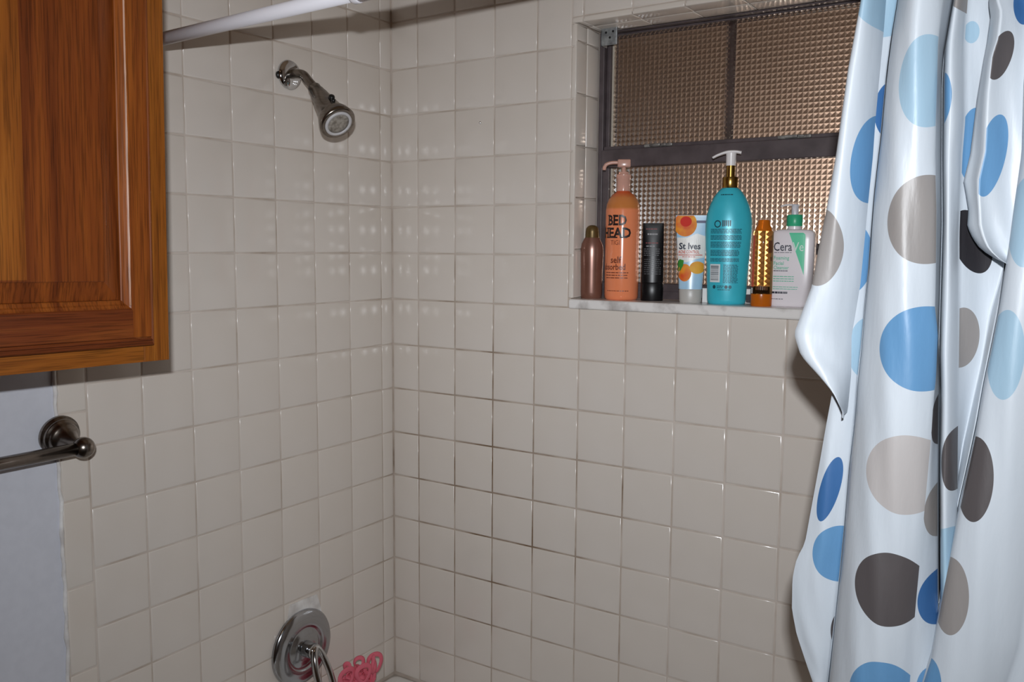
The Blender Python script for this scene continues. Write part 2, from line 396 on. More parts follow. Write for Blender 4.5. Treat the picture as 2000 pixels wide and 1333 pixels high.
# ------------------------------------------------------------------ shower valve
vc = P(588, 1264, 'x', 0.0)
va = thing('shower_valve', 'round chrome shower valve plate with looped handle low on left wall', 'faucet', vc)
bm = bmesh.new(); lathe(bm, ((.0005, .086), (.005, .0865), (.010, .082), (.014, .072), (.0155, .052), (.0145, .050), (.0115, .047), (.0125, .042), (.0160, .036), (.018, .024), (.018, .018)), (0, 0, 0), (1, 0, 0), 64)
part('escutcheon', bm, mat('brushed_chrome_plate', (176, 178, 182), 0.16, 1.0), va, True)
bm = bmesh.new(); lathe(bm, ((.017, .018), (.045, .017), (.050, .015), (.052, 0)), (0, 0, 0), (1, 0, 0), 36); part('hub', bm, M_chrome, va, True)
pts = []
for i in range(48):
    t = 2 * math.pi * i / 48
    u, v = math.cos(t), math.sin(t)
    dn = 0.058 * (1 - u); pts.append(Vector((.046 + dn * .42, -.021 * v * (0.75 + 0.3 * (1 - u) / 2) , 0.010 - dn)))
bm = bmesh.new(); tube(bm, pts, .0082, 16, closed=True, flat=0.85); part('handle_loop', bm, M_chrome, va, True)
# white plaster patch above the plate
bm = bmesh.new(); Q = [P(x, y, 'x', .0) for x, y in ((566, 1182), (590, 1172), (618, 1161), (624, 1180), (631, 1214), (606, 1225), (560, 1250), (561, 1210))]
vs = [bm.verts.new((.0016 + random.random() * .0006, p.y, p.z)) for p in Q]; fb = [bm.verts.new((-.001, p.y, p.z)) for p in Q]
bm.faces.new(vs)
for i in range(len(vs)): bm.faces.new((vs[i], vs[(i + 1) % len(vs)], fb[(i + 1) % len(vs)], fb[i]))
part('plaster_patch', bm, M_caulk, wall_left, False, 'white plaster patch above the valve plate')

# ------------------------------------------------------------------ pink bath puff
lc = P(698, 1348, 'x', .078)
M_pink = mat('pink_nylon_mesh', (226, 108, 126), 0.8, 0.0, Subsurface_Weight=0.0)
lf = thing('bath_puff', 'pink ruffled nylon bath puff hanging from the shower valve handle', 'bath puff', lc)
bm = bmesh.new(); rp = random.Random(3)
for k in range(70):
    n = Vector((rp.gauss(0, 1), rp.gauss(0, 1), rp.gauss(0, 1))).normalized(); x, y, _ = frame_of(n)
    R_ = rp.uniform(.014, .023); c0 = n * rp.uniform(.022, .042); ph = rp.random() * 6
    pts = []
    for i in range(26):
        t = 2 * math.pi * i / 26
        r = R_ * (1 + .28 * math.sin(3 * t + ph)); pts.append(c0 + (x * math.cos(t) + y * math.sin(t)) * r + n * .007 * math.sin(4 * t + ph))
    tube(bm, pts, rp.uniform(.005, .0075), 7, closed=True, flat=.3)
for dx, dy, dz, R_, tl in ((.02, -.048, .052, .020, .2), (.0, .006, .058, .017, 1.2), (.01, .052, .045, .022, .9), (.03, .03, .056, .018, 2.2), (-.01, -.025, .055, .016, 1.7), (.04, -.01, .05, .02, .6)):
    pts = [Vector((dx + R_ * .6 * math.cos(t) * math.sin(tl), dy + R_ * math.cos(t) * math.cos(tl) + .004 * math.sin(2 * t), dz + R_ * math.sin(t))) for t in [2 * math.pi * i / 24 for i in range(24)]]
    tube(bm, pts, .0062, 9, closed=True, flat=.45)
bmesh.ops.create_icosphere(bm, subdivisions=2, radius=.03)
bm.transform(Matrix.Diagonal((.72, 1, 1, 1)))
o = part('ruffles', bm, M_pink, lf, True)
bm = bmesh.new(); h1 = Vector(vc) + Vector((.080, .038, -.092)) - Vector(lc)
tube(bm, smooth_path([(0, 0, .02), h1 * .5 + Vector((0, .0, .012)), h1], 6), .0018, 8); part('cord', bm, M_pink, lf, True)

# ------------------------------------------------------------------ towel bar
tb = P(113, 849, 'x', 0.0); ball = P(163, 875, 'y', tb.y); bx_ = ball.x
tw = thing('towel_bar', 'brushed nickel towel bar with stepped round base beneath the cabinet', 'towel bar', tb)
bl = Vector(ball) - tb
ad = bl.normalized()
bm = bmesh.new(); lathe(bm, ((.0005, .0335), (.004, .034), (.008, .0335), (.009, .0305), (.013, .0305), (.016, .0295), (.017, .0265), (.021, .0258), (.025, .0225), (.027, .0195), (.034, .0160), (.046, .0110), (.058, .0085), (bl.length, .008)), (0, 0, 0), ad, 48)
part('base', bm, M_nick, tw, True)
bm = bmesh.new(); lathe(bm, [(-.0178 * math.cos(math.pi * i / 14), .0178 * math.sin(math.pi * i / 14)) for i in range(15)], bl, (0, 1, 0), 32); part('end_ball', bm, M_nick, tw, True)
M_bar = noisy(mat('polished_bar', (120, 112, 106), 0.2, 1.0), (112, 104, 98), (128, 120, 114), 40)
be = P(0, 907, 'x', ball.x) - tb; dirb = (be - bl); 
bm = bmesh.new(); tube(bm, [bl, bl + dirb * 3.0], .0105, 24); part('rail', bm, M_bar, tw, True)
e2 = bl + dirb * 3.0
bm = bmesh.new(); lathe(bm, [(-.0178 * math.cos(math.pi * i / 14), .0178 * math.sin(math.pi * i / 14)) for i in range(15)], e2, (0, 1, 0), 28); part('end_ball', bm, M_nick, tw, True)
bm = bmesh.new(); lathe(bm, ((.0005, .034), (.008, .0335), (.009, .0305), (.016, .0295), (.017, .0265), (.025, .0225), (.034, .0160), (.058, .0085), (e2.x, .008)), (0, e2.y, e2.z), (1, 0, 0), 36); part('base', bm, M_nick, tw, True)

# ------------------------------------------------------------------ oak cabinet
CD = 0.335
def wood(name, along, c1, c2, c3, rough=0.34):
    m = mat(name, c2, rough, 0.0, Specular_IOR_Level=0.35); b = m.node_tree.nodes['Principled BSDF']
    g = nd(m, 'ShaderNodeTexCoord'); mp = nd(m, 'ShaderNodeMapping')
    s = {'z': (14, 34, 1.6), 'y': (14, 1.6, 34)}[along]; mp.inputs['Scale'].default_value = s
    ln(m, g.outputs['Object'], mp.inputs['Vector'])
    n1 = nd(m, 'ShaderNodeTexNoise'); n1.inputs['Scale'].default_value = 1.0; n1.inputs['Detail'].default_value = 5; n1.inputs['Distortion'].default_value = 1.2
    ln(m, mp.outputs[0], n1.inputs['Vector'])
    r = nd(m, 'ShaderNodeValToRGB'); e = r.color_ramp.elements; e[0].position = .26; e[0].color = lin(c1); e[1].position = .76; e[1].color = lin(c3); x = e.new(.5); x.color = lin(c2)
    ln(m, n1.outputs['Fac'], r.inputs[0])
    mp2 = nd(m, 'ShaderNodeMapping'); s2 = {'z': (200, 520, 14), 'y': (200, 14, 520)}[along]; mp2.inputs['Scale'].default_value = s2
    ln(m, g.outputs['Object'], mp2.inputs['Vector'])
    n2 = nd(m, 'ShaderNodeTexNoise'); n2.inputs['Scale'].default_value = 1.0; n2.inputs['Detail'].default_value = 2; ln(m, mp2.outputs[0], n2.inputs['Vector'])
    r2 = nd(m, 'ShaderNodeValToRGB'); r2.color_ramp.elements[0].position = .36; r2.color_ramp.elements[0].color = (.35, .35, .35, 1); r2.color_ramp.elements[1].position = .52; r2.color_ramp.elements[1].color = (1, 1, 1, 1)
    ln(m, n2.outputs['Fac'], r2.inputs[0])
    mx_ = nd(m, 'ShaderNodeMix', data_type='RGBA', blend_type='MULTIPLY'); mx_.inputs['Factor'].default_value = .6
    ln(m, r.outputs[0], mx_.inputs['A']); ln(m, r2.outputs[0], mx_.inputs['B']); ln(m, mx_.outputs['Result'], b.inputs['Base Color'])
    bp = nd(m, 'ShaderNodeBump'); bp.inputs['Strength'].default_value = .25; bp.inputs['Distance'].default_value = .0006
    ln(m, n2.outputs['Fac'], bp.inputs['Height']); ln(m, bp.outputs[0], b.inputs['Normal'])
    return m
W_panel = wood('oak_panel', 'z', (96, 44, 16), (122, 60, 22), (150, 80, 28))
W_stile = wood('oak_stile', 'z', (104, 48, 18), (132, 68, 24), (158, 88, 32))
W_rail = wood('oak_rail', 'y', (92, 42, 18), (112, 54, 24), (132, 70, 30))
W_face = wood('oak_face_frame', 'y', (120, 64, 20), (146, 84, 28), (168, 104, 40))
W_face2 = wood('oak_face_stile', 'z', (120, 64, 20), (146, 84, 28), (168, 104, 40))
W_edge = wood('worn_oak_edge', 'z', (150, 90, 60), (196, 150, 124), (214, 178, 158))
cr = P(331, 703, 'x', CD); CY1, CZ0 = cr.y, cr.z      # right edge, bottom edge of the face
CY0, CZ1 = CY1 - .62, 2.06
CAB_TILT = math.radians(-0.9)
cab = thing('wall_cabinet', 'stained oak wall cabinet with raised panel door above the towel bar', 'cabinet', (0, CY1, CZ0))
def cp(name, lo, hi, m, bev=.0012, label=None):
    bm = newbox(Vector(lo) - Vector(cab.location), Vector(hi) - Vector(cab.location), bev); return part(name, bm, m, cab, False, label)
cp('carcass', (.001, CY0, CZ0), (CD - .020, CY1, CZ1), W_face2)
FR = .040
cp('face_stile', (CD - .0195, CY1 - FR, CZ0), (CD, CY1, CZ1), W_face2)
cp('face_stile', (CD - .0195, CY0, CZ0), (CD, CY0 + FR, CZ1), W_face2)
cp('face_rail', (CD - .0195, CY0 + FR, CZ0), (CD - .0001, CY1 - FR, CZ0 + FR), W_face)
cp('face_rail', (CD - .0195, CY0 + FR, CZ1 - FR), (CD - .0001, CY1 - FR, CZ1), W_face)
DX = CD + .019
def py_(px, py): return P(px, py, 'x', DX).y
def pz_(px, py): return P(px, py, 'x', DX).z
dY1 = py_(299, 400); dZ0 = pz_(150, 692)
dY0 = CY0 + .02; dZ1 = CZ1 - .02
cab.rotation_euler = (CAB_TILT, 0, 0)
door = obj('door', None, cab, (0, 0, 0))
def dpart(name, bm, m, sm=False, label=None):
    bm.transform(Matrix.Translation(-Vector(cab.location))); return part(name, bm, m, door, sm, label)
def molded(y0, y1, z0, z1, prof):
    """frame-shaped ring of a moulding: prof = (inset from the outer edge, x height) pairs"""
    bm = bmesh.new(); rings = []
    for ins, x in prof: rings.append([bm.verts.new((x, y, z)) for y, z in ((y0 + ins, z0 + ins), (y1 - ins, z0 + ins), (y1 - ins, z1 - ins), (y0 + ins, z1 - ins))])
    for r, s in zip(rings, rings[1:]):
        for i in range(4): bm.faces.new((r[i], r[(i + 1) % 4], s[(i + 1) % 4], s[i]))
    return bm, rings
iY1 = py_(249, 400); iZ0 = pz_(150, 611); SW = dY1 - iY1; RW = iZ0 - dZ0
EDGE = ((0, CD + .0005), (0, DX - .011), (.03, DX - .0075), (.13, DX - .0065), (.16, DX - .0025), (.22, DX - .0035), (.26, DX), (.97, DX), (1.0, DX - .002), (1.0, CD + .0005))
def member(name, m, fn):
    """frame member: fn(f) gives its two (y,z) ends at fraction f of its width"""
    bm = bmesh.new(); rows = []
    for f, x in EDGE: rows.append([bm.verts.new((x, *p)) for p in fn(f)])
    for r, s in zip(rows, rows[1:]): bm.faces.new((r[0], r[1], s[1], s[0]))
    bm.faces.new([r[0] for r in rows]); bm.faces.new([r[1] for r in rows]); bm.faces.new((rows[0][0], rows[0][1], rows[-1][1], rows[-1][0]))
    return dpart(name, bm, m)
jY0, jZ1 = dY0 + SW, dZ1 - RW
K_ = .26
def rail_fn(zo, zi): return lambda f: [((dY0 + f * SW) if f < K_ else jY0, zo + (zi - zo) * f), ((dY1 - f * SW) if f < K_ else iY1, zo + (zi - zo) * f)]
def stile_fn(yo, yi): return lambda f: [(yo + (yi - yo) * f, dZ0 + min(f, K_) * RW), (yo + (yi - yo) * f, dZ1 - min(f, K_) * RW)]
member('stile', W_stile, stile_fn(dY1, iY1)); member('stile', W_stile, stile_fn(dY0, jY0))
member('rail', W_rail, rail_fn(dZ0, iZ0)); member('rail', W_rail, rail_fn(dZ1, jZ1))
for zo, sg in ((dZ0, 1), (dZ1, -1)):                       # moulded ends below / above the stiles
    for yo, yi in ((dY1, iY1), (dY0, jY0)):
        bm = bmesh.new(); rows = []
        for f, x in EDGE[:7]: rows.append([bm.verts.new((x - .0001, yo + (yi - yo) * f, zo + sg * f * RW)), bm.verts.new((x - .0001, yi, zo + sg * f * RW))])
        rows.append([bm.verts.new((CD + .0005, yo + (yi - yo) * K_, zo + sg * K_ * RW)), bm.verts.new((CD + .0005, yi, zo + sg * K_ * RW))])
        for r, s in zip(rows, rows[1:]): bm.faces.new((r[0], r[1], s[1], s[0]))
        dpart('stile_end', bm, W_rail)
# inner sticking and raised panel
st = abs(py_(249, 400) - py_(234, 400))
bm, _ = molded(jY0, iY1, iZ0, jZ1, ((0, DX - .002), (.002, DX - .0035), (.004, DX - .0042), (.006, DX - .0062), (.010, DX - .0075), (st, DX - .0085), (st, DX - .012)))
o = dpart('sticking', bm, W_stile)
eb = bmesh.new(); pts = []
for i in range(40):
    z = iZ0 + .004 + (jZ1 - iZ0 - .01) * i / 39; pts.append((DX - .0012, iY1 - .0016, z))
tube(eb, pts, [.0011 + .0006 * random.random() for _ in pts], 6); dpart('worn_edge', eb, W_edge, True, 'pale worn edge of the door frame')
bv = abs(py_(234, 400) - py_(199, 400))
bm, rings = molded(jY0 + st, iY1 - st, iZ0 + st, jZ1 - st, ((0, DX - .0125), (.0005, DX - .0115), (bv, DX - .0050), (bv, DX - .0028), (bv + .0012, DX - .002)))
bm.faces.new(rings[-1])
dpart('raised_panel', bm, W_panel)
W_light = wood('light_oak_board', 'z', (120, 62, 20), (148, 84, 28), (172, 106, 40))
yb = py_(44, 400)
dpart('panel_board', newbox((DX - .0035, jY0 + st + bv + .003, iZ0 + st + bv + .003), (DX - .0018, yb, jZ1 - st - bv - .003)), W_light)

# ------------------------------------------------------------------ shower rod
RY = -0.72; rA = P(330, 73, 'y', RY); rB = P(690, -12, 'y', RY); rsl = (rB.z - rA.z) / (rB.x - rA.x); rz = rA.z - rsl * rA.x
M_rod = mat('white_rod_enamel', (236, 234, 240), 0.3)
xj = P(694, -6, 'y', RY).x
rod = thing('shower_rod', 'white telescoping shower curtain rod running out from behind the cabinet', 'curtain rod', (0, RY, rz)); rod.rotation_euler = (0, -math.atan(rsl), 0)
bm = bmesh.new(); tube(bm, [(.012, 0, 0), (xj + .05, 0, 0)], .0105, 28); part('inner_tube', bm, M_rod, rod, True)
bm = bmesh.new(); tube(bm, [(xj, 0, 0), (1.504, 0, 0)], .0128, 28); part('outer_tube', bm, M_rod, rod, True)
bm = bmesh.new(); lathe(bm, ((0, .0132), (.002, .0142), (.010, .0142), (.012, .0132)), (xj - .004, 0, 0), (1, 0, 0), 28); part('joint_cap', bm, M_rod, rod, True)
for x0, d in ((.0005, 1), (1.5155, -1)):
    bm = bmesh.new(); lathe(bm, ((0, .024), (.004, .024), (.008, .018), (.0125, .0125)), (x0, 0, 0), (d, 0, 0), 28); part('end_cup', bm, M_rod, rod, True)

# ------------------------------------------------------------------ shower curtain
YC = -0.72
def edge(pts):
    q = [P(x, y, 'y', YC) for x, y in pts]; zs_ = [p.z for p in q]; xs = [p.x for p in q]
    def f(z):
        if z >= zs_[0]: i = 0
        elif z <= zs_[-1]: i = len(zs_) - 2
        else:
            i = next(k for k in range(len(zs_) - 1) if zs_[k] >= z >= zs_[k + 1])
        t = (zs_[i] - z) / (zs_[i] - zs_[i + 1]) 
        if z >= zs_[0]: t = max(t, -1.0)
        return xs[i] + (xs[i + 1] - xs[i]) * t
    return f
AL = edge([(1681, 0), (1674, 38), (1656, 135), (1633, 300), (1613.5, 412), (1600, 478), (1585, 561), (1551, 652), (1556, 671), (1562.5, 691), (1571.5, 705), (1598.5, 734.5), (1625.5, 766), (1639, 788.6), (1649, 806.6), (1649, 818)])
AR = edge([(1726, 0), (1723, 40), (1706, 227), (1701, 300), (1692, 390), (1687, 444), (1676, 560), (1664, 633), (1659, 662), (1658, 741), (1652, 806), (1650, 818)])
EL = edge([(1700, 0), (1670, 300), (1650, 500), (1638, 690), (1627, 768), (1612, 850), (1600, 922), (1587, 995), (1571, 1085.5), (1558, 1111), (1552.7, 1125), (1546.5, 1158), (1545.4, 1219.6), (1554.5, 1270), (1574.4, 1333), (1590, 1380)])
CL = edge([(1753, 0), (1744, 56), (1735, 126), (1728, 203), (1723, 257), (1718, 300), (1710, 374), (1703.5, 457), (1699, 525), (1692, 593), (1684, 685), (1677, 750), (1669, 850), (1659.5, 940), (1650.5, 1053), (1639.6, 1165), (1630.6, 1248), (1621.5, 1333)])
CC = edge([(1840, 0), (1832, 80), (1830, 165), (1827, 250), (1826, 300), (1829, 412), (1828, 510), (1826, 600), (1832, 650), (1828, 741), (1823.6, 775), (1819, 850), (1808, 970), (1798, 1082), (1790, 1165), (1783, 1248), (1777, 1333)])
DL = edge([(1862, 0), (1847, 90), (1844, 146), (1843, 300), (1843, 435), (1838.6, 600), (1836, 685), (1838, 764), (1837, 850), (1836, 959), (1835.5, 1104), (1837, 1333)])
DR = edge([(1890, 0), (1885, 67), (1886, 225), (1880, 300), (1874, 457), (1874, 600), (1872, 741), (1870, 891), (1868, 1333)])
HL = edge([(2022, 0), (2000, 157), (1996, 300), (1983, 390), (1971, 480), (1965, 516), (1953, 600), (1940, 666), (1920, 766), (1907.5, 841), (1895, 901), (1875, 991), (1860, 1066), (1845, 1141), (1827, 1238), (1820, 1278), (1802, 1333)])
IL = edge([(2075, 0), (2060, 600), (2030, 1000), (1999, 1260), (1974, 1333)])
GL = edge([(1937, -40), (1931, 0), (1935, 29), (1928, 79), (1921, 115), (1909, 187), (1895, 300), (1882, 352), (1887, 380), (1891.5, 408), (1889, 442), (1900, 466), (1915, 487), (1938, 502.6), (1967, 516)])
GM = edge([(1952, -40), (1945, 0), (1955, 30), (1950, 79), (1938, 115), (1930, 187), (1924, 300), (1912, 352), (1911, 380), (1913, 408), (1915, 442), (1922, 466), (1932, 487), (1948, 502.6), (1967, 516)])
KL = edge([(2022, 0), (1990, 300), (1964, 516), (1935, 615), (1916, 720), (1897, 804), (1880, 880), (1862, 991), (1852, 1066), (1842, 1141), (1827, 1238), (1802, 1333)])
ZT = rz + rsl * 1.3 - .016; ZB = 0.44
cbm = bmesh.new(); uvl = cbm.loops.layers.uv.new('UVMap')
def sheet(zs_, segs, wob=1.0):
    """segs: (fL, dxL, dyL, fR, dxR, dyR, bulge, strip id, n, power)"""
    rows = []
    for z in zs_:
        row = []
        for si, (fl_, dxl, dyl, fr_, dxr, dyr, bul, sid, n, pw) in enumerate(segs):
            u0, u1 = fl_(z) + dxl, fr_(z) + dxr
            x0 = CAM.x + (u0 - CAM.x) * (YC + dyl - CAM.y) / (YC - CAM.y); x1 = CAM.x + (u1 - CAM.x) * (YC + dyr - CAM.y) / (YC - CAM.y)
            top = min(1.0, max(0.0, (ZT + .03 - z) / .10))
            for k in range(n + 1):
                if si and k == 0: continue
                s = k / n
                wv = wob * (.0014 * math.sin(17 * z + 9 * si + 2.5 * s) + .0009 * math.sin(41 * z + 23 * s * (x1 - x0) * 10 + si * 3)) * math.sin(math.pi * s)
                y = YC + dyl + (dyr - dyl) * s - bul * (math.sin(math.pi * s) ** pw) - wv
                row.append(((x0 + (x1 - x0) * s, y, z), sid, u0 + (u1 - u0) * s))
        rows.append(row)
    vr = [[cbm.verts.new(p) for p, _, _ in r] for r in rows]
    ids = [s for _, s, _ in rows[0]]; us = {v: u for a_, b_ in zip(vr, rows) for v, (_, _, u) in zip(a_, b_)}
    for i in range(len(vr) - 1):
        for j in range(len(vr[0]) - 1):
            q = (vr[i][j], vr[i][j + 1], vr[i + 1][j + 1], vr[i + 1][j])
            if len(set(q)) < 4: continue
            f = cbm.faces.new(q); f.smooth = True; sid = ids[j + 1]
            for l in f.loops: l[uvl].uv = (us[l.vert] + 2.0 * sid, l.vert.co.z)
ZR = [ZT + (ZB - ZT) * i / 150 for i in range(151)]
const = lambda v: (lambda z: v)
sheet(ZR, [
    (EL, 0, .040, CL, -.0016, .046, .006, 1, 14, 1.0),
    (CL, -.0016, .046, CL, -.0008, .095, 0, 20, 3, 1.0),
    (CL, -.0008, .095, CL, 0, .012, 0, 20, 3, 1.0),
    (CL, 0, .012, CC, 0, -.004, .024, 2, 22, .8),
    (CC, 0, -.004, DL, -.0024, .022, .004, 3, 8, 1.0),
    (DL, -.0024, .022, DL, -.0012, .085, 0, 20, 3, 1.0),
    (DL, -.0012, .085, DL, .0004, .004, 0, 20, 3, 1.0),
    (DL, .0004, .004, DR, 0, .020, .016, 4, 12, .8),
    (DR, 0, .020, KL, .0, .042, -.004, 5, 16, 1.0),
    (KL, 0, .042, HL, -.0014, .020, .002, 20, 6, 1.0),
    (HL, -.0014, .020, HL, -.0007, .075, 0, 20, 3, 1.0),
    (HL, -.0007, .075, HL, 0, -.010, 0, 20, 3, 1.0),
    (HL, 0, -.010, IL, .0, .002, .016, 6, 18, .7),
    (IL, 0, .002, const(1.455), 0, .02, .014, 7, 8, 1.0),
    (const(1.455), 0, .02, const(1.495), 0, .0, .014, 21, 8, 1.0)])
# left flap, its free lower edge swept up
za = [P(1649, 817, 'y', YC).z]; zA = [ZT + (za[0] - ZT) * i / 90 for i in range(91)]
sheet(zA, [(AL, 0, .004, AR, 0.002, .036, .017, 0, 20, .7)])
# gathered flap right of the middle
zg = P(1966, 515.5, 'y', YC).z; zG = [ZT + (zg - ZT) * i / 70 for i in range(71)]
sheet(zG, [(GL, .004, .024, GL, 0, .010, 0, 20, 2, 1.0), (GL, 0, .010, GM, 0, -.014, .002, 20, 6, 1.0), (GM, 0, -.014, HL, .004, .004, -.006, 8, 18, 1.0)], 2.0)
bmesh.ops.remove_doubles(cbm, verts=cbm.verts, dist=1e-6)
LB_, MB_, DB_, GY_, LG_, DG_, BK_ = (166, 202, 228), (104, 158, 208), (62, 112, 172), (152, 151, 152), (190, 190, 193), (88, 85, 88), (44, 43, 48)
DOTS = [  # strip, centre px, radii px, tilt deg, colour
    (0, 1735, -30, 75, 75, 0, LB_), (0, 1712, 302, 43, 92, 8, MB_), (0, 1603, 484, 52, 75, 0, GY_),
    (1, 1722, -20, 75, 75, 0, LB_), (1, 1745, 200, 36, 62, 0, DB_), (1, 1668, 505, 36, 72, 0, MB_), (1, 1690, 690, 32, 62, 0, LB_),
    (1, 1621, 975, 19, 68, 12, DB_), (1, 1640, 1110, 54, 58, 0, MB_), (1, 1636, 1268, 15, 36, 0, DG_),
    (2, 1816, 163, 54, 89, 0, LB_), (2, 1815, 430, 77, 86, 0, GY_), (2, 1810, 680, 88, 82, 0, MB_), (2, 1776, 922, 81, 77, 0, LG_),
    (2, 1743, 1142, 69, 71, 0, DG_), (2, 1728, 1352, 64, 73, 0, MB_),
    (3, 1845, 825, 27, 58, 0, DG_), (3, 1845, 1007, 42, 58, 0, GY_), (3, 1842, 1182, 52, 57, 0, DB_), (3, 1815, 1348, 26, 36, 0, MB_),
    (4, 1838, 193, 25, 52, 0, MB_), (4, 1872, 902, 33, 63, 0, DG_), (4, 1850, 1105, 40, 75, 0, LB_), (4, 1885, -18, 30, 36, 0, GY_),
    (5, 1902, 278, 30, 75, 0, MB_), (5, 1898, 472, 36, 66, -18, BK_), (5, 1878, 664, 34, 60, 0, GY_), (5, 1898, 52, 15, 22, 0, LB_),
    (8, 1954, 112, 21, 48, 14, DG_), (8, 1936, 306, 27, 80, 8, MB_), (8, 2000, 0, 22, 46, 0, DB_),
    (6, 2006, 435, 38, 87, 0, LB_), (6, 1965, 690, 38, 86, 0, LB_), (6, 1905, 930, 38, 81, 0, DG_), (6, 1858, 1155, 38, 73, 0, GY_), (6, 1818, 1330, 25, 52, 0, MB_)]
def curtain_mat():
    m = mat('dotted_vinyl', (192, 199, 206), 0.42, 0.0, Specular_IOR_Level=0.45); b = m.node_tree.nodes['Principled BSDF']
    uv = nd(m, 'ShaderNodeUVMap'); uv.uv_map = 'UVMap'
    prev = None
    for sid, cx, cy, rx, ry, tilt, c in DOTS:
        p = P(cx, cy, 'y', YC); px_ = P(cx + rx, cy, 'y', YC); pz = P(cx, cy + ry, 'y', YC)
        mp = nd(m, 'ShaderNodeMapping', vector_type='TEXTURE')
        mp.inputs['Location'].default_value = (p.x + 2 * sid, p.z, 0); mp.inputs['Rotation'].default_value = (0, 0, math.radians(-tilt))
        mp.inputs['Scale'].default_value = (abs(px_.x - p.x), abs(pz.z - p.z), 1)
        ln(m, uv.outputs[0], mp.inputs['Vector'])
        l = nd(m, 'ShaderNodeVectorMath', operation='LENGTH'); ln(m, mp.outputs[0], l.inputs[0])
        t = nd(m, 'ShaderNodeMath', operation='LESS_THAN'); t.inputs[1].default_value = 1.0; ln(m, l.outputs['Value'], t.inputs[0])
        mx2 = nd(m, 'ShaderNodeMix', data_type='RGBA'); mx2.inputs['B'].default_value = tuple(v / k for v, k in zip(lin(c)[:3], (1.22, 1.30, 1.38))) + (1,); ln(m, t.outputs[0], mx2.inputs['Factor'])
        if prev is None: mx2.inputs['A'].default_value = lin((192, 199, 206))
        else: ln(m, prev, mx2.inputs['A'])
        prev = mx2.outputs['Result']
    ln(m, prev, b.inputs['Base Color'])
    tc = nd(m, 'ShaderNodeTexCoord'); mp = nd(m, 'ShaderNodeMapping'); mp.inputs['Scale'].default_value = (60, 30, 14); ln(m, tc.outputs['Object'], mp.inputs['Vector'])
    n = nd(m, 'ShaderNodeTexNoise'); n.inputs['Scale'].default_value = 1.0; n.inputs['Detail'].default_value = 4; ln(m, mp.outputs[0], n.inputs['Vector'])
    bp = nd(m, 'ShaderNodeBump'); bp.inputs['Strength'].default_value = .35; bp.inputs['Distance'].default_value = .003; ln(m, n.outputs['Fac'], bp.inputs['Height']); ln(m, bp.outputs[0], b.inputs['Normal'])
    return m
me = bpy.data.meshes.new('shower_curtain'); cbm.to_mesh(me); cbm.free(); me.materials.append(curtain_mat())
cur = tag(obj('shower_curtain', me), 'white vinyl shower curtain with blue and grey dots bunched at the right', 'shower curtain')

